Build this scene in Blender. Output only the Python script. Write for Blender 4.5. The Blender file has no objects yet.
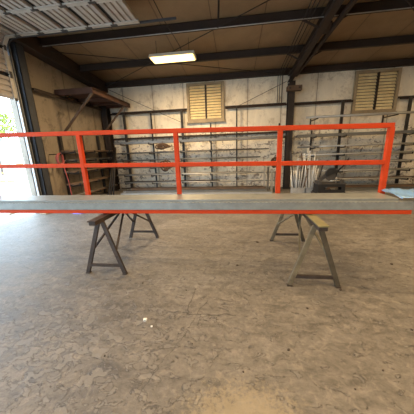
import bpy, bmesh, math, random
from mathutils import Vector, Matrix
random.seed(7)
SC = bpy.context.scene
COL = SC.collection

# ------------------------------------------------------------------ camera
CAM_H = 1.5
pitch, yaw, roll = map(math.radians, (14.0, 7.5, 2.0))
fwd = Vector((-math.sin(yaw)*math.cos(pitch), math.cos(yaw)*math.cos(pitch), -math.sin(pitch)))
rt = fwd.cross(Vector((0, 0, 1))).normalized()
up = rt.cross(fwd)
rt2 = rt*math.cos(roll) - up*math.sin(roll)
up2 = up*math.cos(roll) + rt*math.sin(roll)
cd = bpy.data.cameras.new('camera')
cd.sensor_width = 36
cd.lens = 224.0/414*36
cd.clip_start = 0.05
cam = bpy.data.objects.new('camera', cd)
COL.objects.link(cam)
m = Matrix((rt2, up2, -fwd)).transposed().to_4x4()
m.translation = Vector((0, 0, CAM_H))
cam.matrix_world = m
SC.camera = cam

# ------------------------------------------------------------------ world, view
SC.view_settings.view_transform = 'Standard'
SC.view_settings.look = 'None'
SC.view_settings.gamma = 1.0
SC.view_settings.exposure = 0.38
W = bpy.data.worlds.new('sky'); SC.world = W
W.use_nodes = True
nt = W.node_tree
bg = nt.nodes['Background']
bg.inputs['Color'].default_value = (0.62, 0.81, 1.0, 1)
bg.inputs['Strength'].default_value = 6.5

WARM = (1.0, 0.70, 0.38)

def area(name, loc, rot, sx, sy, power=0, color=(1, 1, 1), portal=False):
    l = bpy.data.lights.new(name, 'AREA')
    l.shape = 'RECTANGLE'; l.size = sx; l.size_y = sy
    l.energy = power; l.color = color
    if portal: l.cycles.is_portal = True
    o = bpy.data.objects.new(name, l); COL.objects.link(o)
    o.location = loc; o.rotation_euler = rot
    return o

# portals over the open doorways (sky sampling only, they emit nothing)
area('doorway_portal', (-5.45, 2.75, 1.5), (0, -math.pi/2, 0), 3.0, 5.4, 1, portal=True)
area('yard_portal', (-3.25, -5.6, 1.9), (math.pi/2, 0, 0), 3.5, 3.8, 1, portal=True)

# ------------------------------------------------------------------ materials
def new_mat(name):
    mt = bpy.data.materials.new(name); mt.use_nodes = True
    n = mt.node_tree.nodes; b = n['Principled BSDF']
    return mt, mt.node_tree, n, b

def ramp(n, stops):
    r = n.new('ShaderNodeValToRGB')
    e = r.color_ramp.elements
    while len(e) < len(stops): e.new(0.5)
    for i, (p, c) in enumerate(stops):
        e[i].position = p
        e[i].color = (c, c, c, 1) if isinstance(c, (int, float)) else (*c, 1)
    return r

def noise(t, vec, scale, detail=6, rough=.6, dist=0):
    k = t.nodes.new('ShaderNodeTexNoise')
    k.inputs['Scale'].default_value = scale
    k.inputs['Detail'].default_value = detail
    k.inputs['Roughness'].default_value = rough
    k.inputs['Distortion'].default_value = dist
    if vec is not None: t.links.new(vec, k.inputs['Vector'])
    return k

def mix(t, fac, a, b, mode='MIX'):
    k = t.nodes.new('ShaderNodeMix'); k.data_type = 'RGBA'; k.blend_type = mode
    for idx, v in ((0, fac), (6, a), (7, b)):
        if hasattr(v, 'is_linked') or hasattr(v, 'links'):
            t.links.new(v, k.inputs[idx])
        elif isinstance(v, (int, float)):
            k.inputs[idx].default_value = v
        else:
            k.inputs[idx].default_value = (*v, 1)
    return k.outputs[2]

def math_n(t, op, a, b=None, c=None):
    k = t.nodes.new('ShaderNodeMath'); k.operation = op
    for i, v in enumerate((a, b, c)):
        if v is None: continue
        if isinstance(v, (int, float)): k.inputs[i].default_value = v
        else: t.links.new(v, k.inputs[i])
    return k.outputs[0]

def worldpos(t):
    g = t.nodes.new('ShaderNodeNewGeometry')
    return g.outputs['Position']

def mapped(t, vec, scale=(1, 1, 1), loc=(0, 0, 0), rot=(0, 0, 0)):
    k = t.nodes.new('ShaderNodeMapping')
    k.inputs['Scale'].default_value = scale
    k.inputs['Location'].default_value = loc
    k.inputs['Rotation'].default_value = rot
    t.links.new(vec, k.inputs['Vector'])
    return k.outputs[0]

def bump(t, b, h, strength=.3, dist=.01):
    k = t.nodes.new('ShaderNodeBump')
    k.inputs['Strength'].default_value = strength
    k.inputs['Distance'].default_value = dist
    t.links.new(h, k.inputs['Height'])
    t.links.new(k.outputs[0], b.inputs['Normal'])

def simple(name, col, rough=.5, metal=0, var=.15, scale=8, dirt=None, dirt_amt=.5, bmp=.1):
    """base colour with noise variation and worn patches"""
    mt, t, n, b = new_mat(name)
    tc = n.new('ShaderNodeTexCoord').outputs['Object']
    k = noise(t, tc, scale, 5, .6)
    lo = tuple(c*(1-var) for c in col); hi = tuple(min(1, c*(1+var)) for c in col)
    r = ramp(n, [(.3, lo), (.7, hi)])
    t.links.new(k.outputs[0], r.inputs[0])
    out = r.outputs[0]
    if dirt:
        k2 = noise(t, tc, scale*.6, 8, .75, .4)
        r2 = ramp(n, [(.52, 0), (.66, dirt_amt)])
        t.links.new(k2.outputs[0], r2.inputs[0])
        out = mix(t, r2.outputs[0], out, dirt)
    t.links.new(out, b.inputs['Base Color'])
    b.inputs['Roughness'].default_value = rough
    b.inputs['Metallic'].default_value = metal
    if bmp: bump(t, b, k.outputs[0], bmp, .004)
    return mt

M = {}
M['red'] = simple('red_paint', (.56, .058, .014), .6, 0, .10, 6, (.42, .07, .03), .4)
M['red'].node_tree.nodes['Principled BSDF'].inputs['Specular IOR Level'].default_value = .15
M['galv'] = simple('galvanised', (.285, .305, .295), .38, .22, .16, 9, (.27, .27, .25), .5)
M['galv_dull'] = simple('galvanised_dull', (.40, .40, .37), .5, .4, .2, 12, (.25, .24, .21), .5)
M['dark_steel'] = simple('dark_steel', (.028, .021, .017), .6, .2, .3, 5, (.09, .05, .03), .5)
M['purlin'] = simple('purlin_primer', (.034, .020, .013), .75, 0, .25, 3, (.05, .03, .02), .4)
M['horse_dark'] = simple('dark_brown_steel', (.060, .046, .038), .55, .3, .3, 9, (.13, .08, .05), .5)
M['horse_tan'] = simple('tan_worn_steel', (.20, .165, .10), .6, .1, .3, 9, (.09, .07, .05), .6)
M['horse_olive'] = simple('olive_worn_steel', (.085, .068, .042), .65, .1, .3, 9, (.05, .04, .03), .5)
M['horse_yellow'] = simple('yellow_worn_paint', (.22, .20, .10), .6, 0, .2, 9, (.13, .10, .07), .8)
M['rack'] = simple('rack_steel', (.032, .028, .024), .6, .3, .3, 6, (.11, .07, .045), .5)
M['bar_grey'] = simple('grey_bar', (.17, .17, .16), .45, .4, .2, 3, (.16, .12, .09), .5)
M['bar_light'] = simple('light_bar', (.42, .42, .40), .4, .4, .12, 3, (.3, .27, .22), .4)
M['bar_bright'] = simple('bright_bar', (.68, .68, .65), .4, .3, .12, 3)
M['bar_rust'] = simple('rusty_bar', (.13, .085, .055), .7, .2, .3, 4, (.07, .05, .04), .5)
M['bar_dark'] = simple('dark_bar', (.07, .065, .06), .6, .3, .3, 4)
M['door_metal'] = simple('door_sheet', (.46, .42, .38), .5, .1, .12, 3, (.28, .23, .18), .5)
M['door_stile'] = simple('door_stile', (.56, .53, .48), .45, .3, .1, 5)
M['track'] = simple('track_galv', (.42, .43, .43), .4, .6, .1, 6)
M['jamb'] = simple('jamb_steel', (.055, .06, .07), .55, .3, .2, 4)
M['wood_brown'] = simple('brown_board', (.075, .036, .024), .8, 0, .3, 3, (.07, .04, .03), .5)
M['wood_pale'] = simple('pale_board', (.42, .34, .24), .8, 0, .25, 5, (.25, .2, .15), .5)
M['louver'] = simple('yellow_louvre', (.86, .72, .42), .5, 0, .12, 6, (.5, .34, .13), .4)  # pale yellow slats with browner patches
M['vent_frame'] = simple('vent_frame', (.34, .27, .17), .6, .1, .2, 5, (.18, .13, .08), .5)
M['black'] = simple('black_plastic', (.008, .008, .009), .75, 0, .2, 8)
M['blue'] = simple('blue_plastic', (.16, .22, .62), .6, 0, .1, 8)
M['hose'] = simple('red_hose', (.36, .07, .055), .55, 0, .15, 8)
M['rope'] = simple('brown_rope', (.085, .048, .026), .9, 0, .3, 20)
M['bin'] = simple('grey_bin', (.36, .36, .34), .6, .1, .2, 6, (.2, .17, .14), .5)
M['paper'] = simple('white_paper', (.85, .84, .80), .8, 0, .05, 10)
M['crumb'] = simple('dark_chip', (.07, .05, .04), .8, 0, .3, 20)
M['yard'] = simple('yard_gravel', (.55, .54, .50), .9, 0, .15, 2, (.35, .32, .27), .5)
M['leaf'] = simple('yellow_green_leaf', (.24, .27, .03), .6, 0, .3, 3)
M['bark'] = simple('bark', (.16, .12, .09), .9, 0, .3, 8)
M['orange'] = simple('orange_paint', (.80, .24, .07), .5, 0, .1, 4)
M['white_wall'] = simple('white_cladding', (.80, .80, .78), .6, 0, .05, 2)
M['brass'] = simple('pale_metal', (.62, .58, .48), .4, .5, .1, 10)

# film
mt, t, n, b = new_mat('clear_blue_film')
b.inputs['Base Color'].default_value = (.25, .46, .80, 1)
b.inputs['Roughness'].default_value = .25
b.inputs['Transmission Weight'].default_value = .15
k = noise(t, n.new('ShaderNodeTexCoord').outputs['Object'], 25, 4, .6)
bump(t, b, k.outputs[0], .5, .01)
M['film'] = mt
# lamp
mt, t, n, b = new_mat('lamp_glow')
b.inputs['Base Color'].default_value = (1, .95, .8, 1)
b.inputs['Emission Color'].default_value = (1.0, .66, .22, 1)
b.inputs['Emission Strength'].default_value = 3.0
M['glow'] = mt
M['fixture'] = simple('fixture_enamel', (.75, .72, .62), .5, 0, .05, 5)

# --- concrete floor
def floor_mat():
    mt, t, n, b = new_mat('concrete_floor')
    P = worldpos(t)
    big = noise(t, mapped(t, P, (.6, .9, 1)), 1.0, 6, .6, .6)
    r = ramp(n, [(.30, (.128, .116, .101)), (.50, (.172, .157, .137)), (.70, (.226, .208, .183))])
    t.links.new(big.outputs[0], r.inputs[0])
    c = r.outputs[0]
    # worn streaks
    mid = noise(t, mapped(t, P, (1.2, 2.4, 1)), 3.2, 10, .76, .6)
    r2 = ramp(n, [(.36, .55), (.5, 1.0), (.66, 1.40)])
    t.links.new(mid.outputs[0], r2.inputs[0])
    c = mix(t, .85, c, r2.outputs[0], 'MULTIPLY')
    fine = noise(t, P, 19, 9, .78)
    r3 = ramp(n, [(.30, .38), (.5, 1.0), (.70, 1.55)])
    t.links.new(fine.outputs[0], r3.inputs[0])
    c = mix(t, .55, c, r3.outputs[0], 'MULTIPLY')
    # peeled coating flakes : thresholded warped noise, strongest to the front left
    sep = n.new('ShaderNodeSeparateXYZ'); t.links.new(P, sep.inputs[0])
    X, Y = sep.outputs[0], sep.outputs[1]
    fl = noise(t, mapped(t, P, (1.0, 1.45, 1), rot=(0, 0, .6)), 10.0, 7, .62, .7)
    # region: distance from (-1.3, 1.5)
    dx = math_n(t, 'MULTIPLY', math_n(t, 'ADD', X, 1.35), .62)
    dy = math_n(t, 'MULTIPLY', math_n(t, 'SUBTRACT', Y, 1.35), .95)
    d = math_n(t, 'SQRT', math_n(t, 'ADD', math_n(t, 'MULTIPLY', dx, dx), math_n(t, 'MULTIPLY', dy, dy)))
    reg = math_n(t, 'SUBTRACT', 1.0, d)
    reg.node.use_clamp = True
    regs = math_n(t, 'ADD', math_n(t, 'MULTIPLY', reg, .12), fl.outputs[0])
    fr = ramp(n, [(.61, 0), (.622, 1)])
    t.links.new(regs, fr.inputs[0])
    c = mix(t, math_n(t, 'MULTIPLY', fr.outputs[0], .6), c, (.225, .212, .19))
    er = ramp(n, [(.585, 0), (.605, 1), (.617, 1), (.623, 0)])
    t.links.new(regs, er.inputs[0])
    c = mix(t, math_n(t, 'MULTIPLY', er.outputs[0], .9), c, (.10, .085, .07))
    # light mineral spots over the rest
    sp = noise(t, P, 11, 8, .75, .8)
    sr = ramp(n, [(.55, 0), (.60, 1)])
    t.links.new(sp.outputs[0], sr.inputs[0])
    c = mix(t, math_n(t, 'MULTIPLY', sr.outputs[0], .30), c, (.36, .32, .265))
    # dark oil specks
    dk = noise(t, P, 6.3, 3, .5, .2)
    dr = ramp(n, [(.70, 0), (.735, 1)])
    t.links.new(dk.outputs[0], dr.inputs[0])
    c = mix(t, math_n(t, 'MULTIPLY', dr.outputs[0], .6), c, (.08, .06, .045))
    # pale sandy, grainy patch close to the camera
    sx = math_n(t, 'MULTIPLY', math_n(t, 'ADD', X, -.05), 2.3)
    sy = math_n(t, 'MULTIPLY', math_n(t, 'SUBTRACT', Y, .92), 3.3)
    sd = math_n(t, 'SQRT', math_n(t, 'ADD', math_n(t, 'MULTIPLY', sx, sx), math_n(t, 'MULTIPLY', sy, sy)))
    sn = noise(t, P, 30, 8, .8)
    sm = math_n(t, 'SUBTRACT', math_n(t, 'ADD', sd, math_n(t, 'MULTIPLY', sn.outputs[0], 3.0)), 1.45)
    s_r = ramp(n, [(.55, 1), (1.0, 0)])
    t.links.new(sm, s_r.inputs[0])
    c = mix(t, math_n(t, 'MULTIPLY', s_r.outputs[0], .6), c, (.36, .30, .20))
    # cracks: two joints, wobbling
    wob = noise(t, P, 3.0, 5, .6)
    w = math_n(t, 'MULTIPLY', math_n(t, 'SUBTRACT', wob.outputs[0], .5), .16)
    cx = math_n(t, 'ABSOLUTE', math_n(t, 'SUBTRACT', math_n(t, 'ADD', X, w), -.46))
    cy = math_n(t, 'ABSOLUTE', math_n(t, 'SUBTRACT', math_n(t, 'ADD', Y, w), 1.79))
    cyl = math_n(t, 'MULTIPLY', math_n(t, 'LESS_THAN', cy, .0045),
                 math_n(t, 'LESS_THAN', math_n(t, 'ABSOLUTE', math_n(t, 'SUBTRACT', X, -.35)), .35))
    cxl = math_n(t, 'MULTIPLY', math_n(t, 'LESS_THAN', cx, .004),
                 math_n(t, 'LESS_THAN', math_n(t, 'ABSOLUTE', math_n(t, 'SUBTRACT', Y, 1.98)), .22))
    cr = math_n(t, 'MAXIMUM', cyl, cxl)
    # third, oblique crack to the front left
    ob = math_n(t, 'ABSOLUTE', math_n(t, 'SUBTRACT', math_n(t, 'ADD', math_n(t, 'SUBTRACT', X, math_n(t, 'MULTIPLY', Y, .33)), w), -.95))
    obl = math_n(t, 'MULTIPLY', math_n(t, 'LESS_THAN', ob, .0022), math_n(t, 'LESS_THAN', math_n(t, 'ABSOLUTE', math_n(t, 'SUBTRACT', Y, 1.5)), .5))
    cr = math_n(t, 'MAXIMUM', cr, obl)
    c = mix(t, math_n(t, 'MULTIPLY', cr, .6), c, (.05, .04, .03))
    t.links.new(c, b.inputs['Base Color'])
    rr = ramp(n, [(.3, .42), (.7, .72)])
    t.links.new(mid.outputs[0], rr.inputs[0])
    t.links.new(rr.outputs[0], b.inputs['Roughness'])
    h = math_n(t, 'ADD', math_n(t, 'MULTIPLY', fr.outputs[0], .5), math_n(t, 'MULTIPLY', fine.outputs[0], .55))
    h = math_n(t, 'SUBTRACT', h, math_n(t, 'MULTIPLY', cr, .8))
    bump(t, b, h, 1.0, .014)
    return mt
M['floor'] = floor_mat()

# --- insulated liner: pitch of the vertical seams along axis, stains
def liner_mat(name, base, axis, pitchm, off, dark, stain=.5, low_marks=False):
    mt, t, n, b = new_mat(name)
    P = worldpos(t)
    sep = n.new('ShaderNodeSeparateXYZ'); t.links.new(P, sep.inputs[0])
    a = sep.outputs[axis]
    k = noise(t, mapped(t, P, (1, 1, .5)), 1.3, 8, .65, .6)
    r = ramp(n, [(.30, tuple(x*.76 for x in base)), (.55, base), (.75, tuple(min(1, x*1.12) for x in base))])
    t.links.new(k.outputs[0], r.inputs[0])
    c = r.outputs[0]
    k2 = noise(t, mapped(t, P, (1.2, 1.2, 1.0)), 2.4, 9, .78, .4)
    r2 = ramp(n, [(.52, 0), (.68, stain)])
    t.links.new(k2.outputs[0], r2.inputs[0])
    c = mix(t, r2.outputs[0], c, dark)
    ph = math_n(t, 'PINGPONG', math_n(t, 'ADD', a, -off + pitchm*40), pitchm/2)
    line = math_n(t, 'LESS_THAN', ph, .012)
    soft = ramp(n, [(.0, .45), (.10, 0)])
    t.links.new(ph, soft.inputs[0])
    wob = noise(t, P, 5, 5, .6)
    c = mix(t, math_n(t, 'MULTIPLY', soft.outputs[0], wob.outputs[0]), c, dark)
    c = mix(t, math_n(t, 'MULTIPLY', line, .7), c, tuple(x*.5 for x in dark))
    if low_marks:
        mk = noise(t, mapped(t, P, (1, 1, 1.5)), 5.5, 8, .70, 1.0)
        mr = ramp(n, [(.545, 0), (.585, 1)])
        t.links.new(mk.outputs[0], mr.inputs[0])
        zr = math_n(t, 'LESS_THAN', sep.outputs[2], 2.2)
        c = mix(t, math_n(t, 'MULTIPLY', math_n(t, 'MULTIPLY', mr.outputs[0], zr), .75), c, (.10, .065, .045))
    t.links.new(c, b.inputs['Base Color'])
    b.inputs['Roughness'].default_value = .55
    hh = math_n(t, 'ADD', k.outputs[0], math_n(t, 'MULTIPLY', soft.outputs[0], -1.0))
    bump(t, b, hh, .4, .03)
    return mt
M['wall_back'] = liner_mat('liner_back', (.88, .80, .64), 0, 1.22, -3.2, (.26, .18, .10), .6, True)
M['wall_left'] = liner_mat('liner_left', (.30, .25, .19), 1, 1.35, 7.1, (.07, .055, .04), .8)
M['ceiling'] = liner_mat('liner_roof', (.31, .205, .11), 0, 1.22, -.55, (.20, .12, .06), .35)

# ------------------------------------------------------------------ mesh helpers
class MB:
    def __init__(self): self.bm = bmesh.new()
    def box(self, x0, x1, y0, y1, z0, z1):
        vs = [self.bm.verts.new(p) for p in ((x0,y0,z0),(x1,y0,z0),(x1,y1,z0),(x0,y1,z0),(x0,y0,z1),(x1,y0,z1),(x1,y1,z1),(x0,y1,z1))]
        for f in ((3,2,1,0),(4,5,6,7),(0,1,5,4),(1,2,6,5),(2,3,7,6),(3,0,4,7)):
            self.bm.faces.new([vs[i] for i in f])
        return self
    def bar(self, a, b, w, h, upv=(0,0,1)):
        """rectangular bar from a to b; w across, h along upv"""
        a, b = Vector(a), Vector(b); d = (b-a).normalized()
        u = Vector(upv)
        if abs(d.dot(u)) > .98: u = Vector((0,1,0))
        s = d.cross(u).normalized(); u = s.cross(d).normalized()
        vs = []
        for p in (a, b):
            for i, j in ((-1,-1),(1,-1),(1,1),(-1,1)):
                vs.append(self.bm.verts.new(p + s*(i*w/2) + u*(j*h/2)))
        for f in ((0,1,2,3),(7,6,5,4),(0,4,5,1),(1,5,6,2),(2,6,7,3),(3,7,4,0)):
            self.bm.faces.new([vs[i] for i in f])
        return self
    def tube(self, pts, r, seg=8, cap=True, r1=None):
        pts = [Vector(p) for p in pts]; rings = []
        n = len(pts); prev = None
        for i, p in enumerate(pts):
            d = (pts[min(i+1,n-1)] - pts[max(i-1,0)]).normalized()
            ref = prev if prev is not None else (Vector((0,0,1)) if abs(d.z) < .9 else Vector((1,0,0)))
            s = d.cross(ref)
            if s.length < 1e-4: s = d.cross(Vector((0,1,0)))
            s.normalize(); u = s.cross(d).normalized(); prev = u
            rr = r if r1 is None else r + (r1-r)*i/(n-1)
            rings.append([self.bm.verts.new(p + (s*math.cos(2*math.pi*k/seg) + u*math.sin(2*math.pi*k/seg))*rr) for k in range(seg)])
        for a, b in zip(rings, rings[1:]):
            for k in range(seg):
                f = self.bm.faces.new((a[k], a[(k+1)%seg], b[(k+1)%seg], b[k])); f.smooth = True
        if cap:
            self.bm.faces.new(rings[0][::-1]); self.bm.faces.new(rings[-1])
        return self
    def prism(self, poly, axis, a0, a1):
        """polygon (2-D) extruded along axis; poly in the other two axes order"""
        def mk(p, a):
            if axis == 0: return (a, p[0], p[1])
            if axis == 1: return (p[0], a, p[1])
            return (p[0], p[1], a)
        A = [self.bm.verts.new(mk(p, a0)) for p in poly]; B = [self.bm.verts.new(mk(p, a1)) for p in poly]
        self.bm.faces.new(A[::-1]); self.bm.faces.new(B)
        for i in range(len(poly)):
            j = (i+1) % len(poly)
            self.bm.faces.new((A[i], A[j], B[j], B[i]))
        return self
    def build(self, name, mat, parent=None, bevel=0, kind=None, label=None):
        bmesh.ops.recalc_face_normals(self.bm, faces=self.bm.faces)
        if bevel:
            bmesh.ops.bevel(self.bm, geom=list(self.bm.edges), offset=bevel, segments=1, affect='EDGES', clamp_overlap=True)
        me = bpy.data.meshes.new(name); self.bm.to_mesh(me); self.bm.free()
        o = bpy.data.objects.new(name, me); COL.objects.link(o)
        me.materials.append(M[mat] if isinstance(mat, str) else mat)
        if parent is not None:
            o.parent = parent
            o.matrix_parent_inverse = parent.matrix_basis.inverted()
        if kind: o['kind'] = kind
        if label: o['label'] = label
        return o

def tag(o, label, cat, group=None, kind=None):
    o['label'] = label; o['category'] = cat
    if group: o['group'] = group
    if kind: o['kind'] = kind
    return o
def thing(name, loc, label, cat, group=None, kind=None):
    o = bpy.data.objects.new(name, None); COL.objects.link(o); o.location = loc
    o.empty_display_size = .1
    return tag(o, label, cat, group, kind)

# ------------------------------------------------------------------ structure
XL, YB = -5.3, 9.2
XR, YF = 11.5, -5.5
def roof(y): return 4.23 + (YB-y)/12
D0, D1, DH = .1, 5.30, 4.0          # doorway in the left wall (y range, height)

MB().box(XL-.15, XR, YF, YB+.15, -.25, 0).build('floor', 'floor', kind='structure')
MB().box(-60, XL-.15, -40, 50, -.30, -.05).build('yard_ground', 'yard', kind='structure')
MB().box(XL-.15, XR, -40, YF, -.30, -.05).build('yard_ground', 'yard', kind='structure')
w = MB()
w.box(XL-.15, XR, YB, YB+.15, 0, 4.4)
w.build('wall_back', 'wall_back', kind='structure')
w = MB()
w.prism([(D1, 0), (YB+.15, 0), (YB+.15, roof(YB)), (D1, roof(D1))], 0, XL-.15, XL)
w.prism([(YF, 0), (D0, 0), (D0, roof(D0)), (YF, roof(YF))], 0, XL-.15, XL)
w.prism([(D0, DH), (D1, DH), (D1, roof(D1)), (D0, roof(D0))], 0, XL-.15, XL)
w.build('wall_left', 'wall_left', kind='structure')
w = MB(); w.prism([(YF, 0), (YB+.15, 0), (YB+.15, roof(YB)), (YF, roof(YF))], 0, XR, XR+.15)
w.build('wall_right', 'wall_left', kind='structure')
w = MB()
w.box(XL-.15, -5.0, YF-.15, YF, 0, roof(YF)); w.box(-1.5, XR+.15, YF-.15, YF, 0, roof(YF)); w.box(-5.0, -1.5, YF-.15, YF, 3.8, roof(YF))
w.build('wall_front', 'wall_left', kind='structure')
w = MB(); y0, y1 = YF-.3, YB+.2
w.prism([(y0, roof(y0)), (y1, roof(y1)), (y1, roof(y1)+.12), (y0, roof(y0)+.12)], 0, XL-.3, XR+.3)
w.build('ceiling', 'ceiling', kind='structure')

# purlins: Z sections hung under the roof sheet
def purlin(y, mat='purlin'):
    b = MB(); zt = roof(y); d = .21
    b.box(XL, XR, y-.006, y+.006, zt-d, zt-.005)
    b.box(XL, XR, y-.075, y+.006, zt-d-.008, zt-d+.004)
    b.box(XL, XR, y-.080, y-.070, zt-d-.008, zt-d+.03)
    b.box(XL, XR, y-.006, y+.075, zt-.018, zt-.006)
    return b.build('roof_purlin', mat, kind='structure')
for y in (7.62, 6.12, 4.6, 3.1, 1.6, .1, -1.4, -2.9, -4.4): purlin(y)
# eave strut
b = MB(); b.box(XL, XR, YB-.16, YB-.01, 4.03, 4.21).build('eave_strut', 'purlin', kind='structure')

def rafter(x, w, d, name='steel_rafter'):
    b = MB()
    def zb(y): return roof(y)-.03
    ys = (YF, YB-.02)
    def slab(xa, xb, o0, o1):
        b.prism([(ys[0], zb(ys[0])-o1), (ys[1], zb(ys[1])-o1), (ys[1], zb(ys[1])-o0), (ys[0], zb(ys[0])-o0)], 0, xa, xb)
    slab(x-.008, x+.008, .19, d); slab(x-w/2, x+w/2, d, d+.015); slab(x-w/2, x+w/2, .19, .205)
    return b.build(name, 'purlin', kind='structure')
rafter(1.93, .15, .40)
b = MB(); b.bar((2.06, 8.8, roof(8.8)-.36), (2.26, 4.2, roof(4.2)-.42), .07, .10); b.bar((2.07, 6.3, roof(6.3)-.42), (2.02, 6.0, roof(6.0)-.36), .16, .04)
b.build('tie_beam', 'purlin', kind='structure')
b = MB()
b.prism([(5.3, roof(5.3)-.4), (YB-.02, roof(YB)-.36), (YB-.02, roof(YB)-.02), (5.3, roof(5.3)-.03)], 0, XL, XL+.3)
b.build('steel_rafter', 'purlin', kind='structure')
# columns
def column(x, y, w, d, name='steel_column', mat='dark_steel'):
    b = MB()
    b.box(x-w/2, x+w/2, y-d/2, y-d/2+.015, 0, 3.75); b.box(x-w/2, x+w/2, y+d/2-.015, y+d/2, 0, 3.75)
    b.box(x-.007, x+.007, y-d/2, y+d/2, 0, 3.75); b.box(x-w/2-.05, x+w/2+.05, y-d/2-.05, y+d/2+.05, 0, .02)
    return b.build(name, mat, kind='structure')
column(1.96, 8.98, .20, .30)
column(-5.1, 8.98, .22, .30)

# girts
def girt_x(x0, x1, z):
    b = MB(); b.box(x0, x1, YB-.16, YB-.01, z-.006, z+.006); b.box(x0, x1, YB-.16, YB-.145, z-.06, z+.006)
    b.box(x0, x1, YB-.025, YB-.01, z-.006, z+.06)
    b.build('wall_girt', 'purlin', kind='structure')
girt_x(-4.95, -1.86, 3.07); girt_x(-.38, 1.84, 3.07); girt_x(2.08, 4.08, 3.05); girt_x(5.56, XR, 3.05)
b = MB(); b.box(XL+.01, XL+.16, 5.75, 8.8, 3.22, 3.232); b.box(XL+.145, XL+.16, 5.75, 8.8, 3.15, 3.232)
b.build('wall_girt', 'purlin', kind='structure')
# mid girt across the left bay, dark
b = MB(); b.box(-4.95, 1.84, YB-.14, YB-.01, 2.10, 2.115); b.box(-4.95, 1.84, YB-.15, YB-.135, 2.06, 2.13)
b.build('wall_girt', 'purlin', kind='structure')

# ------------------------------------------------------------------ overhead door
door = thing('door_1', (XL+.05, D1, 2.9), 'ribbed sectional overhead door rolled up at the left doorway', 'door', kind='structure')
del door['category']
ZH = 4.17; RAD = .22; XD = XL+.09
# path of the door: vertical part then bend then horizontal
def door_point(s):
    """s metres along the door from its bottom edge -> (x, z, tangent angle)"""
    v = ZH-RAD-2.80
    arc = RAD*math.pi/2
    if s <= v: return XD, 2.80+s, math.pi/2
    if s <= v+arc:
        a = (s-v)/RAD
        return XD+RAD*(1-math.cos(a)), ZH-RAD+RAD*math.sin(a), math.pi/2-a
    return XD+RAD+(s-v-arc), ZH, 0
total = (ZH-RAD-2.80) + RAD*math.pi/2 + 3.05
NS = 8; L = total/NS; DY0, DY1 = .2, D1-.06
for i in range(NS):
    prof = []; K = 48
    for k in range(K+1):
        s = i*L + .045 + (L-.09)*k/K
        x, z, a = door_point(s)
        ph = (k % 12)/12
        off = (.030 if .25 < ph < 1 else 0)
        if k in (0, K): off = 0
        nx, nz = math.sin(a), -math.cos(a)      # towards the room
        prof.append((x+nx*off, z+nz*off, nx, nz))
    b = MB()
    poly = [(p[0], p[1]) for p in prof] + [(p[0]-p[2]*.035, p[1]-p[3]*.035) for p in reversed(prof)]
    b.prism(poly, 1, DY0, DY1)
    sec = b.build('door_section', 'door_metal', door)
    if i:
        xs, zs, as_ = door_point(i*L); xa, za, aa = door_point(i*L-.06); xb, zb, ab = door_point(i*L+.06)
        MB().bar((xa-math.sin(as_)*.045, (DY0+DY1)/2, za+math.cos(as_)*.03), (xb-math.sin(as_)*.045, (DY0+DY1)/2, zb+math.cos(as_)*.03), DY1-DY0, .012, (math.sin(as_), 0, -math.cos(as_))).build('seam_shadow', 'black', sec)  # black backing strip paints the shadow in the gap between door sections
    # stiles on the section
    b = MB()
    for yy in (DY1-.05, 4.45, 3.1, 1.7, DY0+.05):
        x0, z0, a0 = door_point(i*L+.02); x1, z1, a1 = door_point((i+1)*L-.02)
        xm, zm, am = door_point((i+.5)*L)
        for (xa, za, aa), (xb, zb, ab) in (((x0,z0,a0),(xm,zm,am)),((xm,zm,am),(x1,z1,a1))):
            o = .040
            b.bar((xa+math.sin(aa)*o, yy, za-math.cos(aa)*o), (xb+math.sin(ab)*o, yy, zb-math.cos(ab)*o), .085, .022, (math.sin(am), 0, -math.cos(am)))
    b.build('stile', 'door_stile', sec)
    b = MB()
    for yy in (DY1-.05, 4.45, 3.1, 1.7):
        x0, z0, a0 = door_point(i*L+.005)
        x1, z1, a1 = door_point(max(0, i*L-.07)); x2, z2, a2 = door_point(i*L+.07)
        b.bar((x1+math.sin(a1)*.054, yy, z1-math.cos(a1)*.054), (x2+math.sin(a2)*.054, yy, z2-math.cos(a2)*.054), .055, .012, (math.sin(a0), 0, -math.cos(a0)))
    b.build('hinge', 'bar_dark', sec)
# track: vertical, bend, horizontal
b = MB(); yy = D1+.0
pts = [(XD+.02, yy, .02), (XD+.02, yy, ZH-RAD-.1)]
for k in range(9):
    a = k/8*math.pi/2
    pts.append((XD+.02+RAD*(1-math.cos(a)), yy, ZH-RAD+RAD*math.sin(a)-.02))
pts.append((-1.2, yy, ZH+.0)); 
for a_, c_ in zip(pts, pts[1:]):
    b.bar(a_, c_, .04, .035, (0, 1, 0))
b.build('track', 'jamb', door)
MB().box(XD-.0, XD+.045, yy-.052, yy-.03, .02, 3.8).build('track', 'track', door)
b = MB(); b.box(XL+.005, XL+.07, D1+.02, D1+.10, 0, 4.15); b.build('track_angle', 'track', door)
b = MB()
b.tube([(-2.4, yy+.03, ZH+.02), (-2.4, yy+.03, roof(yy)-.01)], .012); b.build('track_hanger', 'bar_dark', door)
# jamb post (dark channel beside the doorway)
b = MB(); b.box(XL+.005, XL+.17, D1+.15, D1+.165, 0, 4.2); b.box(XL+.155, XL+.17, D1+.15, D1+.37, 0, 4.2); b.box(XL+.005, XL+.17, D1+.355, D1+.37, 0, 4.2)
b.build('door_jamb', 'jamb', kind='structure')

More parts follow.
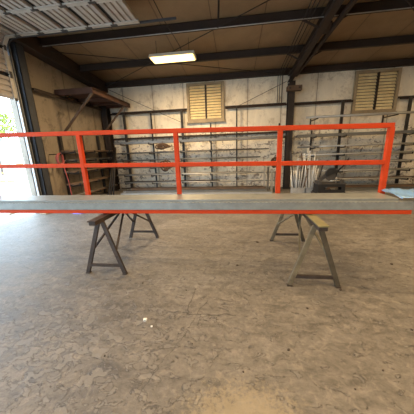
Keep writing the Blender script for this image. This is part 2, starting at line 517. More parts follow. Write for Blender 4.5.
# ------------------------------------------------------------------ vents
def vent(name, x0, x1, z0, z1, label):
    v = thing(name, ((x0+x1)/2, YB, z0), label, 'vent')
    yw = YB-.012
    b = MB(); fw = .09
    b.box(x0, x1, yw-.10, yw, z0, z0+fw); b.box(x0, x1, yw-.10, yw, z1-fw, z1)
    b.box(x0, x0+fw, yw-.10, yw, z0+fw, z1-fw); b.box(x1-fw, x1, yw-.10, yw, z0+fw, z1-fw)
    b.box(x0-.04, x1+.04, yw-.12, yw, z0-.05, z0)
    b.build('frame', 'vent_frame', v)
    b = MB(); b.box(x0+fw, x1-fw, yw-.01, yw, z0+fw, z1-fw); b.build('backing', 'bar_dark', v)
    xm = (x0+x1)/2 + .02
    b = MB(); b.box(xm-.025, xm+.025, yw-.11, yw-.01, z0+fw, z1-fw); b.build('mullion', 'dark_steel', v)
    N = 12; h = (z1-z0-2*fw)/N
    for (xa, xb) in ((x0+fw+.02, xm-.035), (xm+.035, x1-fw-.02)):
        for k in range(N):
            b = MB(); za = z0+fw+h*k
            b.prism([(yw-.075, za+.012), (yw-.068, za+.006), (yw-.015, za+h*.93), (yw-.022, za+h*.97)], 0, xa, xb)
            b.build('slat', 'louver', v)
    return v
vent('louvred_vent', -1.83, -.42, 2.62, 3.98, 'yellow louvred wall vent left of the steel column')
vent('louvred_vent', 4.10, 5.52, 2.62, 3.98, 'yellow louvred wall vent right of the steel column')

# ------------------------------------------------------------------ ceiling light fixtures
def light_fixture(x, y, z, label, power, group=None):
    t_ = thing('ceiling_light', (x, y, z), label, 'ceiling light', group)
    b = MB()
    b.prism([(-.22, 0), (.22, 0), (.17, .09), (-.17, .09)], 0, -.61, .61)
    bm = b.bm
    for v in bm.verts: v.co = Vector((v.co.x+x, v.co.y+y, v.co.z+z+.03))
    hz_ = b.build('housing', 'fixture', t_)
    b = MB()
    b.box(x-.58, x+.58, y-.20, y+.20, z+.005, z+.028)
    b.build('diffuser', 'glow', hz_, bevel=.008)
    for sx in (-.45, .45):
        MB().tube([(x+sx, y, z+.12), (x+sx, y, roof(y)+.01)], .006, 6).build('hanger', 'dark_steel', t_)
    l = area('lamp', (x, y, z-.01), (0, 0, 0), 1.1, .5, power, WARM)
    l.parent = t_; l.matrix_parent_inverse = t_.matrix_basis.inverted()
    return t_
light_fixture(-1.68, 6.75, 3.95, 'glowing fluorescent ceiling light above the left part of the shop', 150)
for (x, y) in ((4.6, 3.9), (.2, 3.9), (5.2, 2.0), (-2.0, 2.0), (2.4, .9), (-1.2, -.2), (5.4, -1.2), (2.2, -1.9), (8.8, 6.5)):  # unseen fixtures, added to light the floor and back wall
    light_fixture(x, y, 4.2, 'unseen fluorescent ceiling light added to brighten the shop', (62 if y > 3.5 else 62), 'unseen ceiling lights added to brighten the shop')

# ------------------------------------------------------------------ railing frame (red) and deck
def sl(x): return -.002*(x+.7)
def st(x): return -.020*(x+.77)      # handrail leans down a little to the right
RX0, RX1 = -4.45, 1.90
rl = thing('railing_frame', (-1.2, 2.8, .765), 'long orange-red welded handrail frame lying across the sawhorses', 'railing')
def xbar(x0, x1, y, z, w, h): 
    return MB().bar((x0, y, z+sl(x0)), (x1, y, z+sl(x1)), w, h)
YP = 3.06
xbar(RX0, RX1, 2.63, .785, .06, .045).build('bottom_rail', 'red', rl, .003)
xbar(RX0, RX1, YP, .785, .06, .045).build('bottom_rail', 'red', rl, .003)
MB().bar((RX0, YP, 1.775+st(RX0)), (RX1-.04, YP, 1.775+st(RX1)), .058, .058).build('top_rail', 'red', rl, .004)
MB().bar((RX0, YP, 1.335+st(RX0)*.8), (RX1-.06, YP, 1.335+st(RX1)*.8), .05, .056).build('middle_rail', 'red', rl, .004)
for x in (-3.75, -2.19, -.79, .56, 1.84):
    MB().bar((x, YP, .80+sl(x)), (x, YP, 1.755+st(x)), .058, .058).build('post', 'red', rl, .004)
for x in (-3.75, -2.19, -.79, .56, 1.84):
    MB().bar((x, 2.65, .785+sl(x)), (x, YP-.02, .785+sl(x)), .05, .04).build('cross_member', 'red', rl)

dk = thing('steel_channel', (-1.2, 2.62, .81), 'long galvanised steel channel along the near edge of the red frame', 'steel channel')
X0, X1 = -4.5, 2.4
b = MB()
za, zb_ = .812, .900
b.bar((X0, 2.600, (za+zb_)/2+sl(X0)), (X1, 2.600, (za+zb_)/2+sl(X1)), .006, zb_-za)
b.bar((X0, 2.64, za+.003+sl(X0)), (X1, 2.64, za+.003+sl(X1)), .08, .006)
b.bar((X0, 2.64, zb_-.003+sl(X0)), (X1, 2.64, zb_-.003+sl(X1)), .08, .006)
b.build('channel', 'galv', dk)
b = MB(); up_ = []; NT = 150
for k in range(NT):
    x = X0+.02 + k*(X1-X0-.04)/NT
    zz = zb_+sl(x); dx_ = .5*(X1-X0-.04)/NT
    up_ += [(x, zz-.001), (x, zz+.006), (x+dx_, zz+.006), (x+dx_, zz-.001)]
lo_ = [(up_[-1][0], zb_-.008+sl(X1)), (up_[0][0], zb_-.008+sl(X0))]
b.prism(up_+lo_, 1, 2.594, 2.5965)
b.build('serrated_lip', 'galv', dk)

pk = thing('deck_plank', (-1.2, 2.85, .90), 'galvanised walkway plank lying flat inside the red frame', 'plank')
b = MB(); PX1 = 1.78
zt = .925
b.bar((X0, 2.83, zt+sl(X0)), (PX1, 2.83, zt+sl(PX1)), .36, .006)
b.bar((X0, 2.655, zt-.012+sl(X0)), (PX1, 2.655, zt-.012+sl(PX1)), .006, .022)
b.bar((X0, 3.01, zt-.055+sl(X0)), (PX1, 3.01, zt-.055+sl(PX1)), .006, .11)
b.bar((X0, 2.97, zt-.110+sl(X0)), (PX1, 2.97, zt-.110+sl(PX1)), .08, .006)
b.build('pan', 'galv', pk)
# plastic film crumpled on the right end
b = MB(); N, Mm = 30, 10
g = [[None]*(Mm+1) for _ in range(N+1)]
for i in range(N+1):
    for j in range(Mm+1):
        x = 1.80 + .60*i/N; y = 2.63 + .375*j/Mm + .01*math.sin(i*.9)
        z = .918+sl(x) + .010*(1+math.sin(i*.40+j*.5)) + .004*math.sin(i*1.7-j*.9) + .045*j/Mm
        g[i][j] = b.bm.verts.new((x, y, z))
for i in range(N):
    for j in range(Mm):
        f = b.bm.faces.new((g[i][j], g[i+1][j], g[i+1][j+1], g[i][j+1])); f.smooth = True
fm = b.build('plastic_film', 'film')
md = fm.modifiers.new('thickness', 'SOLIDIFY'); md.thickness = .003; md.offset = 1
tag(fm, 'crumpled pale blue plastic film at the right end of the galvanised channel', 'plastic film')

# ------------------------------------------------------------------ sawhorses
def sawhorse(x, y0, y1, label, mleg, mtop, hgt=.752):
    s = thing('sawhorse', (x, (y0+y1)/2, 0), label, 'sawhorse')
    lg = {}
    MB().bar((x, y0-.16, hgt-.03), (x, y1+.14, hgt-.03), .085, .055).build('top_beam', 'horse_dark', s, .004)
    MB().bar((x, y0-.17, hgt-.006), (x, y1+.15, hgt-.006), .10, .012).build('top_plate', mtop, s)
    for k, y in enumerate((y0, y1)):
        sy = -1 if k == 0 else 1
        for sx in (-1, 1):
            fx = x + sx*.255; 
            a = (x+sx*.025, y, hgt-.05); c = (fx, y+sy*.03, .012)
            lg_ = MB().bar(a, c, .052, .030, (0, 1, 0)).build('leg', mleg[sx > 0], s, .003)
            MB().box(fx-.028, fx+.028, y+sy*.03-.022, y+sy*.03+.022, 0, .012).build('foot', 'horse_dark', lg_)
            # strut from beam middle to the leg
            tz = .30
            px = x+sx*(.025+.24*(hgt-.05-tz)/(hgt-.06)); 
            MB().bar((x+sx*.02, (y0+y1)/2+sy*.02, hgt-.06), (px, y+sy*.018, tz), .022, .022).build('strut', mleg[2], s)
        MB().bar((x-.232, y+sy*.028, .115), (x+.232, y+sy*.028, .115), .022, .036).build('cross_bar', 'horse_dark', s)
    return s
sawhorse(-1.67, 2.47, 3.66, 'dark brown steel sawhorse under the left half of the red frame', ('horse_dark', 'horse_dark', 'horse_dark'), 'horse_dark')
sawhorse(.855, 2.36, 3.60, 'tan steel sawhorse with yellow top plate on the right', ('horse_tan', 'horse_olive', 'horse_tan'), 'horse_yellow')

# ------------------------------------------------------------------ wall racks and stock
LV = (.08, .35, .65, .94, 1.22, 1.50, 1.86)
def upright(x, label, bold, levels=LV, top=3.06, y=8.96, group=None):
    u = thing('rack_upright', (x, y, 0), label, 'rack', group)
    w_ = .085 if bold else .05
    MB().box(x-w_/2, x+w_/2, y-.03, y+.03, 0, top).build('pole', 'rack', u)
    MB().box(x-w_/2-.03, x+w_/2+.03, y-.06, y+.03+.0, 0.0, .015).build('foot_plate', 'rack', u)
    for z in levels:
        b = MB(); b.bar((x, y-.03, z-.045), (x, y-.52, z-.025), .035, .03)
        b.bar((x, y-.51, z-.04), (x, y-.51, z+.03), .035, .02, (0, 1, 0))
        b.build('arm', 'rack', u)
    return u
upright(-4.36, 'dark rack upright on the back wall nearest the left corner', True)
upright(-3.25, 'slim rack upright on the back wall, second from the left corner', False)
upright(-2.03, 'bold dark rack upright on the back wall below the left vent', True)
upright(-.93, 'slim rack upright on the back wall under the right edge of the left vent', False, top=2.52)
upright(.05, 'slim rack upright midway between left vent and column', False)
upright(1.60, 'slim rack upright just left of the steel column', False, top=2.4)
upright(2.75, 'slim rack upright just right of the steel column, behind the upright rods', False, top=2.1)
upright(3.72, 'dark rack upright below the left edge of the right vent', True)
upright(5.85, 'dark rack upright at the right edge of the picture', True)

def rbar(a, c, r, mat, label, group, square=False):
    b = MB()
    if square: b.bar(a, c, r*2, r*2)
    else: b.tube([a, c], r, 8)
    return tag(b.build('steel_bar', mat), label, 'steel bar', group)
SLOT = ('frontmost', 'second from front', 'third from front', 'rearmost')
names = {.08: 'bottom', .35: 'second lowest', .65: 'third lowest', .94: 'middle', 1.22: 'third highest', 1.50: 'second highest', 1.86: 'top'}
mats = ['bar_grey', 'bar_light', 'bar_rust', 'bar_grey', 'bar_dark', 'bar_light']
rr = random.Random(3)
for z in LV:
    nm = names[z]
    # left bay
    slots = [8.52, 8.62, 8.72, 8.82]
    for i, y in enumerate(slots):
        if z == 1.86:
            x0, x1, r, mt_ = -4.7+rr.uniform(-.1, .1), 1.7+rr.uniform(-.05, .1), (.045 if i < 2 else .03), ('bar_grey', 'bar_dark', 'bar_grey', 'bar_rust')[i]
        else:
            if i == 1 and z in (.94, .35): continue
            x0 = rr.choice([-4.75, -4.6, -3.9]); x1 = rr.choice([1.6, 1.2, .6, -.6])
            if i == 0: x0 = -4.7; x1 = 1.5 if z < 1.0 else 0.9
            r = rr.choice([.018, .022, .026]); mt_ = mats[int(rr.random()*6)] if i else ('bar_grey' if z > .8 else 'bar_light')
        rbar((x0, y, z-.005+r), (x1, y, z-.005+r), r, mt_, '%s steel bar on the %s back-rack level left of the column' % (SLOT[i], nm),
             'steel bars on the %s rack level left of the column' % nm, square=(i == 0 and z == 1.86))
    for i, y in enumerate(slots):
        if z == 1.86:
            x0, x1, r, mt_ = 2.15, 6.6, (.045 if i < 2 else .03), ('bar_grey', 'bar_dark', 'bar_grey', 'bar_rust')[i]
        else:
            x0 = rr.choice([2.2, 2.35, 2.9]); x1 = rr.choice([5.95, 6.0, 6.2, 7.0]); r = rr.choice([.022, .028, .032])
            mt_ = ['bar_light', 'bar_light', 'bar_grey', 'bar_rust'][int(rr.random()*4)] if i else 'bar_light'
        rbar((x0, y, z-.005+r), (x1, y, z-.005+r), r, mt_, '%s steel bar on the %s back-rack level right of the column' % (SLOT[i], nm),
             'steel bars on the %s rack level right of the column' % nm, square=(i == 0 and z == 1.86))
for (xa, xb, side) in ((-4.3, 1.4, 'left'), (2.9, 6.6, 'right')):
    for i, (y, h_, mt_) in enumerate(((7.75, .10, 'bar_light'), (7.90, .16, 'bar_grey'), (8.06, .12, 'bar_light'), (8.22, .20, 'bar_rust'))):
        if side == 'right' and i == 0: xa += .1
        b = MB(); x0 = xa+rr.uniform(0, .3); x1 = xb-rr.uniform(0, .5)
        b.box(x0, x1, y-.05, y-.042, .0, h_); b.box(x0, x1, y-.05, y+.05, 0, .010); b.box(x0, x1, y-.05, y+.05, h_-.010, h_)
        tag(b.build('floor_beam', mt_), ('%s steel channel lying on the floor before the %s rack bay' % (('low pale', 'grey', 'second pale', 'tall rusty')[i], side)), 'steel channel', 'channels on the floor, %s bay' % side)
# long pipe on high brackets right
hb = thing('pipe_bracket', (2.75, 8.99, 2.4), 'high bracket holding the long pipe below the right vent, left one', 'bracket')
MB().bar((2.75, 9.18, 2.44), (2.75, 8.42, 2.44), .04, .03).build('arm', 'rack', hb)
MB().bar((2.75, 9.185, 2.25), (2.75, 9.185, 2.52), .05, .02, (0, 1, 0)).build('wall_plate', 'rack', hb)
hb = thing('pipe_bracket', (5.2, 8.99, 2.4), 'high bracket holding the long pipe below the right vent, right one', 'bracket')
MB().bar((5.2, 9.18, 2.44), (5.2, 8.42, 2.44), .04, .03).build('arm', 'rack', hb)
MB().bar((5.2, 9.185, 2.25), (5.2, 9.185, 2.52), .05, .02, (0, 1, 0)).build('wall_plate', 'rack', hb)
b = MB(); b.tube([(2.4, 8.5, 2.495), (6.9, 8.5, 2.495)], .04, 10)
tag(b.build('long_pipe', 'bar_light'), 'long pale pipe resting on high brackets below the right vent', 'pipe')

# left wall rack : arms reach into the room, bars run along the wall
LLV = (.25, .62, 1.0, 1.35, 1.62)
for y, lab in ((6.45, 'rack upright on the left wall nearest the doorway'), (7.45, 'middle rack upright on the left wall'), (8.4, 'rack upright on the left wall nearest the back corner')):
    u = thing('rack_upright', (XL+.06, y, 0), 'dark ' + lab, 'rack')
    MB().box(XL+.02, XL+.10, y-.04, y+.04, 0, 2.2).build('pole', 'rack', u)
    MB().box(XL+.02, XL+.14, y-.07, y+.07, 0, .015).build('foot_plate', 'rack', u)
    for z in LLV:
        b = MB(); b.bar((XL+.10, y, z-.04), (XL+.48, y, z-.03), .045, .035); b.bar((XL+.475, y, z-.045), (XL+.475, y, z+.04), .045, .02, (0, 1, 0))
        b.build('arm', 'rack', u)
for z in LLV:
    for i in range(4):
        x = XL+.155+.085*i; r = rr.choice([.022, .026, .03]); mt_ = ('bar_rust', 'bar_rust', 'bar_dark', 'bar_grey')[int(rr.random()*4)]
        y0 = 6.30 + rr.uniform(-.10, .10)
        b = MB(); b.tube([(x, y0, z-.010+r), (x, 8.75, z-.010+r)], r, 8)
        nm = {.25: 'bottom', .62: 'second lowest', 1.0: 'middle', 1.35: 'second highest', 1.62: 'top'}[z]
        tag(b.build('steel_bar', mt_), '%s pipe on the %s level of the left wall rack' % (('wallside', 'second from wall', 'third from wall', 'outermost')[i], nm), 'steel bar', 'pipes on the %s level of the left wall rack' % nm)

# pipes leaning into the back left corner
for i, (x0, x1, h) in enumerate(((-4.42, -4.56, 1.75), (-4.52, -4.63, 1.60), (-4.62, -4.70, 1.45))):
    b = MB(); b.tube([(x0, 7.55, 0.02), (x1, 8.40, h)], .03, 8)
    tag(b.build('leaning_pipe', 'rack'), ('rightmost and tallest', 'middle', 'leftmost and shortest')[i]+' dark pipe of three leaning in the back left corner', 'pipe', 'pipes leaning in the left corner')

# ------------------------------------------------------------------ high storage platform
pf = thing('storage_platform', (-4.7, 7.9, 3.3), 'dark brown wooden storage platform braced high in the left corner', 'shelf')
px0, px1 = XL+.02, -4.08; py0, py1 = 6.65, 9.03
MB().box(px0, px1, py0, py1, 3.34, 3.38).build('deck_board', 'wood_brown', pf)
b = MB()
b.box(px0, px1, py0-.03, py0+.02, 3.24, 3.40); b.box(px1-.04, px1, py0, py1, 3.24, 3.40); 
for yy in (7.6, 8.3, 8.9): b.box(px0, px1-.04, yy-.02, yy+.02, 3.25, 3.34)
b.build('joist_frame', 'wood_brown', pf)
MB().bar((px1-.04, py0+.01, 3.25), (XL+.02, py0+.01, 2.15), .06, .05).build('brace', 'bar_rust', pf)
MB().bar((px1-.04, 8.6, 3.25), (XL+.14, 8.6, 2.22), .06, .05).build('brace', 'bar_rust', pf)
for i, (x, y, w_, l_, h_) in enumerate(((-4.9, 7.4, .5, .7, .07), (-4.75, 8.2, .6, .8, .05))):
    b = MB(); b.box(x-w_/2, x+w_/2, y-l_/2, y+l_/2, 3.382, 3.382+h_)
    tag(b.build('plywood_stack', 'wood_brown', bevel=.004), ('short brown board stack near the front of the storage platform', 'thin brown board stack at the back of the storage platform')[i], 'boards')

# ------------------------------------------------------------------ column head bracket
cb = thing('beam_clamp', (1.9, 8.72, 3.72), 'rusty brown steel clamp block bolted at the head of the column', 'beam clamp')
bk = MB().box(1.76, 2.24, 8.62, 8.82, 3.40, 3.56).build('block', 'bar_rust', cb, .01)
for x in (1.84, 2.15): MB().tube([(x, 8.60, 3.48), (x, 8.64, 3.48)], .035, 6).build('bolt', 'dark_steel', bk)

# diagonal flange braces and conduits by the rafter
b = MB()
for y in (7.62, 6.12, 4.6):
    b.bar((2.0, y, roof(y)-.41), (2.45, y, roof(y)-.2), .035, .035)
    b.bar((1.9, y, roof(y)-.41), (1.5, y, roof(y)-.2), .035, .035)
b.build('flange_brace', 'purlin', kind='structure')
def cable(name, pts, r, mat, label, cat, group=None):
    b = MB(); b.tube(pts, r, 6); return tag(b.build(name, mat), label, cat, group)
for di, dx in enumerate((0, .07, .16)):
    cable('conduit', [(1.50+dx, 2.0, roof(2.0)-.235), (1.50+dx, 8.98, roof(8.98)-.235), (1.50+dx, 9.02, roof(9.02)-.3), (1.50+dx, 9.02, 3.10)], .011, 'dark_steel',
          ('leftmost', 'middle', 'rightmost')[di]+' of three thin dark conduits along the roof beside the rafter', 'conduit', 'conduits beside the rafter')
cable('conduit', [(-4.9, 6.02, roof(6.12)-.235), (9.0, 6.02, roof(6.12)-.235)], .010, 'bar_light', 'thin bar added for the pale line under the purlin above the ceiling light', 'conduit')  # added bar draws the pale line of the door's spring shaft
# bracing rods
cable('bracing_rod', [(1.8, 9.06, 3.80), (.0, 9.06, 3.04)], .009, 'dark_steel', 'thin diagonal bracing rod across the upper back wall left of the column', 'rod')
cable('bracing_rod', [(-4.9, 9.02, 3.95), (-2.05, 9.02, 2.60)], .009, 'dark_steel', 'thin diagonal bracing rod falling from the back left corner', 'rod')
cable('roof_rod', [(-4.9, 6.3, roof(6.3)-.24), (1.8, 9.0, roof(9)-.24)], .010, 'dark_steel', 'thin bracing rod crossing under the roof above the ceiling light', 'rod')
cable('roof_rod', [(1.8, 4.6, roof(4.6)-.24), (-4.9, 8.9, roof(8.9)-.24)], .010, 'dark_steel', 'thin bracing rod crossing under the roof from rafter to left corner', 'rod')
cable('roof_rod', [(2.1, 4.6, roof(4.6)-.24), (6.8, 8.9, roof(8.9)-.24)], .010, 'dark_steel', 'thin bracing rod under the roof right of the rafter', 'rod')
cable('light_cord', [(-1.55, 4.4, 4.38), (-1.5, 5.3, 4.22), (-1.44, 6.0, 4.17), (-1.40, 6.5, 4.12), (-1.42, 6.7, 4.075)], .010, 'dark_steel', 'dark power cord running to the fluorescent light', 'cord')
# short hanging strap
cable('hanging_strap', [(-.33, 5.5, 4.52), (-.34, 5.5, 4.3), (-.35, 5.52, 4.18)], .022, 'dark_steel', 'short dark strap hanging from the roof near the top edge', 'strap')

# ------------------------------------------------------------------ hose by the door jamb
hs = thing('hose_coil', (XL+.30, 5.95, 1.3), 'red air hose coiled on a hook beside the doorway', 'hose')
b = MB(); pts = []
for k in range(120):
    a = k/120*math.pi*2*5
    rr_ = .11 + .010*math.sin(k*.7)
    pts.append((XL+.30+.012*k/24, 5.98+rr_*math.cos(a), 1.42+rr_*1.35*math.sin(a)))
b.tube(pts, .018, 6); b.build('coil', 'hose', hs)
b = MB(); b.tube([(XL+.32, 6.06, 1.30), (XL+.36, 6.11, .8), (XL+.38, 6.12, .3), (XL+.5, 6.10, .02), (XL+.7, 6.05, .015)], .013, 6); b.build('tail', 'hose', hs)
b = MB(); b.tube([(XL+.01, 5.98, 1.555), (XL+.40, 5.98, 1.555), (XL+.41, 5.98, 1.62)], .015, 6); b.build('hook', 'dark_steel', hs)

# brown rope coils on the rack
def coil(x, y, z, rx, rz, label):
    b = MB(); pts = []; q = random.Random(int(z*100)); N = 150
    ph = q.uniform(0, 6)
    for k in range(N):
        a = k/N*math.pi*2*7
        w_ = .62 + .38*math.sin(k*.151+ph); h_ = .66+.34*math.cos(k*.113)
        pts.append((x+rx*w_*math.cos(a)+.3*rx*math.sin(k*.09), y+.03*math.sin(k*.23), z+rz*h_*math.sin(a)))
    b.tube(pts, .026, 6)
    rc = thing('rope_coil', (x, y, z), label, 'rope')
    b.build('coil', 'rope', rc)
    b = MB(); b.tube([(x, y+.05+.09*math.cos(a*math.pi/6), z+rz+.02+.07*math.sin(a*math.pi/6)) for a in range(13)], .010, 6); b.build('tie', 'rope', rc)
coil(1.42, 8.42, 1.02, .13, .18, 'brown rope coil hanging beside the red post left of the steel column')
coil(-2.62, 8.42, 1.00, .22, .20, 'large brown cable coil hanging on the rack left of the second red post')
coil(-2.70, 8.42, 1.72, .24, .10, 'flat brown cable coil hanging below the top rack level left of the left vent')

# grey channels standing left of column
for i in range(4):
    x = 1.02+.13*i
    b = MB(); b.bar((x, 8.15, .0), (x+.03, 8.44, .95-.08*i), .07, .03)
    tag(b.build('short_channel', ('bar_grey', 'bar_dark')[i % 2]), ('tallest grey', 'second tallest dark', 'second shortest grey', 'shortest dark')[i]+' steel offcut standing against the rack left of the column', 'offcut', 'offcuts left of the column')

# ------------------------------------------------------------------ bins of rods
def bin_(x0, x1, y0, y1, h, label):
    t_ = thing('rod_bin', ((x0+x1)/2, (y0+y1)/2, 0), label, 'bin')
    b = MB(); w_ = .012
    b.box(x0, x1, y0, y1, 0, .012)
    b.box(x0, x1, y0, y0+w_, .012, h); b.box(x0, x1, y1-w_, y1, .012, h)
    b.box(x0, x0+w_, y0+w_, y1-w_, .012, h); b.box(x1-w_, x1, y0+w_, y1-w_, .012, h)
    b.build('body', 'bin', t_)
    b = MB(); b.box(x0-.012, x1+.012, y0-.012, y0, h-.03, h); b.box(x0-.012, x1+.012, y1, y1+.012, h-.03, h)
    b.box(x0-.012, x0, y0, y1, h-.03, h); b.box(x1, x1+.012, y0, y1, h-.03, h)
    b.build('rim', 'bin', t_)
bin_(1.72, 2.06, 6.95, 7.25, .34, 'light grey steel bin of offcuts right of the column')
bin_(2.10, 2.44, 6.95, 7.25, .34, 'second grey bin of offcuts, next to the saw')
for k in range(30):
    bx = (1.89, 2.27)[k % 2]; gi, gj = (k//2) % 5, (k//2)//5
    ox = (gi-2)*.048; oy = (gj-1)*.08
    hgt = rr.uniform(.7, 1.5)
    lx, ly = ox*1.5, oy*.8
    mt_ = rr.choice(['bar_bright', 'bar_grey', 'bar_bright', 'bar_dark', 'bar_rust', 'bar_bright'])
    x, y = bx+ox, 7.1+oy
    b = MB()
    if k % 3 == 0: b.bar((x, y, .014), (x+lx*hgt, y+ly*hgt, hgt), .006, .042, (1, 0, 0))
    else: b.tube([(x, y, .014), (x+lx*hgt, y+ly*hgt, hgt)], rr.choice([.010, .014, .017]), 6)
    which = ('left', 'right')[k % 2]
    tag(b.build('metal_offcut', mt_), 'metal offcut standing upright in the %s bin beside the saw' % which, 'offcut', 'offcuts standing in the %s bin' % which)

# ------------------------------------------------------------------ chop saw on steel stand
st = thing('saw_stand', (2.60, 6.6, 0), 'low dark steel stand carrying the abrasive saw', 'stand')
MB().box(2.20, 2.98, 6.35, 6.85, .22, .25).build('top', 'bar_dark', st)
for x in (2.23, 2.95):
    for y in (6.38, 6.82): MB().box(x-.02, x+.02, y-.02, y+.02, 0, .22).build('leg', 'bar_dark', st)
cs = thing('abrasive_saw', (2.60, 6.6, .25), 'black abrasive cut-off saw with raised handle on the dark stand', 'saw')
MB().box(2.22, 2.96, 6.40, 6.80, .251, .30).build('base', 'black', cs, .008)
b = MB(); b.box(2.24, 2.94, 6.40, 6.42, .30, .36); b.box(2.24, 2.94, 6.40, 6.42, .44, .51); b.box(2.24, 2.42, 6.40, 6.42, .36, .44); b.box(2.84, 2.94, 6.40, 6.42, .36, .44)
b.box(2.24, 2.26, 6.42, 6.78, .30, .51); b.box(2.92, 2.94, 6.42, 6.78, .30, .51); b.build('side_housing', 'black', cs)
MB().box(2.22, 2.96, 6.40, 6.80, .51, .53).build('table', 'bar_dark', cs, .004)
b = MB(); b.box(2.26, 2.34, 6.44, 6.78, .53, .60); b.box(2.80, 2.90, 6.44, 6.78, .53, .62); b.build('fence', 'bar_dark', cs, .004)
b = MB(); b.tube([(2.56, 6.46, .60), (2.80, 6.46, .60)], .015, 8); b.build('vise_screw', 'brass', cs)
b = MB(); b.tube([(2.70, 6.43, .55), (2.70, 6.43, .70)], .012, 6); b.build('vise_handle', 'bar_light', cs)
b = MB(); c0 = (2.62, .78); poly = []
for k in range(15):
    a = math.radians(-10 + 190*k/14); ca, sa = .155*math.cos(a), .155*math.sin(a)
    poly.append((c0[0]+ca*.85-sa*.5, c0[1]+ca*.5+sa*.85))
b.prism(poly, 1, 6.52, 6.62); gd = b.build('guard', 'black', cs, .006)
b = MB(); b.tube([(2.60, 6.565, .72), (2.60, 6.575, .72)], .14, 24); b.build('cutting_disc', 'bar_dark', gd)
b = MB(); b.tube([(2.74, 6.64, .84), (2.74, 6.82, .84)], .080, 14); b.tube([(2.74, 6.82, .84), (2.74, 6.85, .84)], .055, 14); b.build('motor', 'black', cs)
b = MB(); b.bar((2.32, 6.66, .53), (2.50, 6.66, .74), .06, .07); b.bar((2.36, 6.66, .62), (2.80, 6.62, .88), .06, .09); b.build('pivot_arm', 'bar_dark', cs, .005)
b = MB(); b.tube([(2.78, 6.60, .84), (2.90, 6.58, .98), (3.00, 6.57, 1.14), (3.02, 6.57, 1.18)], .022, 8, r1=.018); b.build('handle', 'black', cs)
# ------------------------------------------------------------------ floor clutter
def block(name, x, y, sx, sy, sz, mat, label, cat, rz=0):
    b = MB(); b.box(-sx/2, sx/2, -sy/2, sy/2, 0, sz); o = b.build(name, mat, bevel=.006)
    o.location = (x, y, 0.001); o.rotation_euler.z = rz
    return tag(o, label, cat)
block('wood_block', -5.12, 5.30, .18, .22, .13, 'wood_pale', 'pale timber block on the floor at the doorway corner', 'block')
block('steel_box', -4.72, 5.48, .42, .25, .17, 'wood_brown', 'dark brown box on the floor between timber block and blue bundle', 'box')
# blue bundle : crumpled tarp
b = MB()
bmesh.ops.create_icosphere(b.bm, subdivisions=3, radius=.22)
for v in b.bm.verts:
    v.co += v.co.normalized()*random.uniform(-.02, .02); v.co.z = max(-.0, v.co.z*.45); v.co.x *= 1.15
for f in b.bm.faces: f.smooth = True
o = b.build('tarp_bundle', 'blue'); o.location = (-4.16, 5.45, .002)
tag(o, 'crumpled blue tarp bundle on the floor behind the frame', 'tarp')
# paper scraps
def scrap(x, y, s, mat, label, cat, name, rz=0, group=None, h=.004):
    b = MB(); N = 9
    pts = [(s*random.uniform(.6, 1)*math.cos(2*math.pi*k/N), s*random.uniform(.5, .9)*math.sin(2*math.pi*k/N)) for k in range(N)]
    b.prism(pts, 2, 0, h)
    for v in b.bm.verts:
        if v.co.z > h*.5: v.co.z += random.uniform(0, h*.8)
    o = b.build(name, mat); o.location = (x, y, .0008); o.rotation_euler.z = rz
    return tag(o, label, cat, group)
scrap(-.83, 1.67, .022, 'paper', 'torn white paper scrap on the concrete, the larger one', 'paper', 'paper_scrap', h=.010)
scrap(-.745, 1.60, .012, 'paper', 'tiny white paper scrap right of the larger scrap', 'paper', 'paper_scrap', 1)
spots = [(.02, 2.75, .03), (-.55, 2.15, .012), (.68, 1.95, .018), (.40, 1.46, .02), (1.45, 1.75, .015), (-.35, 1.45, .010), (.28, 2.2, .012),
         (1.12, 2.28, .03), (.36, 3.55, .05), (-1.1, 2.25, .014), (.05, 1.25, .012), (1.0, 1.35, .012), (-1.0, 1.28, .012), (2.0, 2.9, .03), (-.7, 3.2, .02), (.75, 1.2, .010)]
for (x, y, s) in spots:
    scrap(x, y, s*.7, 'crumb', 'small dark chip of debris on the concrete floor', 'debris', 'debris_chip', random.uniform(0, 3), 'dark chips on the floor')

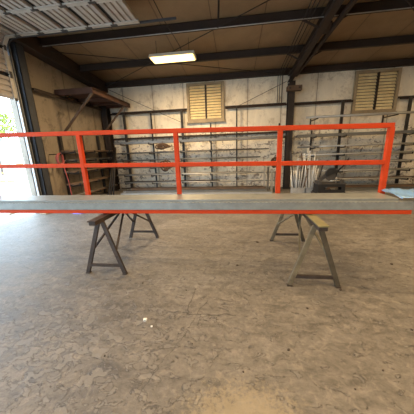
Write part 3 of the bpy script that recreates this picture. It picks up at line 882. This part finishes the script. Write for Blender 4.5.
# ------------------------------------------------------------------ yard outside
for k in range(12):
    x = -6.3 - .75*(k % 4); y = 4.5+1.15*(k//4)+rr.uniform(-.1, .1); a = rr.uniform(-.5, .5)+1.2; l_ = rr.uniform(.6, .95)
    b = MB(); b.bar((-l_/2, 0, .02), (l_/2, 0, .02), .09, .04); o = b.build('scrap_board', 'wood_pale'); o.location = (x, y, -.05); o.rotation_euler.z = a
    tag(o, 'weathered board on the ground outside the doorway', 'board', 'boards outside the doorway')
b = MB(); b.box(-40, -39, 0, 45, -.05, 3.2); b.build('wall_yard', 'white_wall', kind='structure')
def tree(x, y, h, r, label):
    t_ = thing('tree', (x, y, -.05), label, 'tree')
    b = MB(); b.tube([(x, y, -.05), (x+.1, y, h*.4), (x-.1, y+.1, h*.75)], .16, 8, r1=.05)
    for k in range(5):
        a = k*1.3; b.tube([(x, y, h*.4), (x+r*.6*math.cos(a), y+r*.6*math.sin(a), h*.75)], .06, 6, r1=.02)
    b.build('trunk', 'bark', t_)
    b = MB(); q = random.Random(int(x*10))
    for k in range(1500):
        while True:
            p = Vector((q.uniform(-1, 1), q.uniform(-1, 1), q.uniform(-1, 1)))
            if p.length < 1 and (p.length > .5 or q.random() < .3): break
        p *= 1+.25*math.sin(p.x*6+p.z*5); c = Vector((x, y, h*.78)) + Vector((p.x*r, p.y*r, p.z*r*.75))
        d1 = Vector((q.gauss(0, 1), q.gauss(0, 1), q.gauss(0, 1))).normalized()*.13
        d2 = d1.cross(Vector((q.gauss(0, 1), q.gauss(0, 1), q.gauss(0, 1)))).normalized()*.08
        vs = [b.bm.verts.new(c+d1), b.bm.verts.new(c+d2), b.bm.verts.new(c-d1), b.bm.verts.new(c-d2)]
        b.bm.faces.new(vs)
    b.build('foliage', 'leaf', t_)
tree(-22.0, 19.0, 6.0, 2.0, 'yellow-green leafy tree seen through the doorway')
# orange rack frames outside
ofr = thing('yard_rack', (-14.0, 12.9, -.05), 'orange and white storage rack standing in the bright yard', 'rack')
for i, (x, y) in enumerate(((-14.6, 12.2), (-14.0, 12.2), (-13.4, 12.2), (-14.6, 13.6), (-14.0, 13.6), (-13.4, 13.6))):
    MB().bar((x, y, -.05), (x, y, 1.9), .07, .07).build('post', 'white_wall', ofr)
for z in (.1, .62, 1.1):
    for y in (12.2, 13.6): MB().bar((-14.6, y, z), (-13.4, y, z), .06, .10).build('beam', 'orange', ofr)
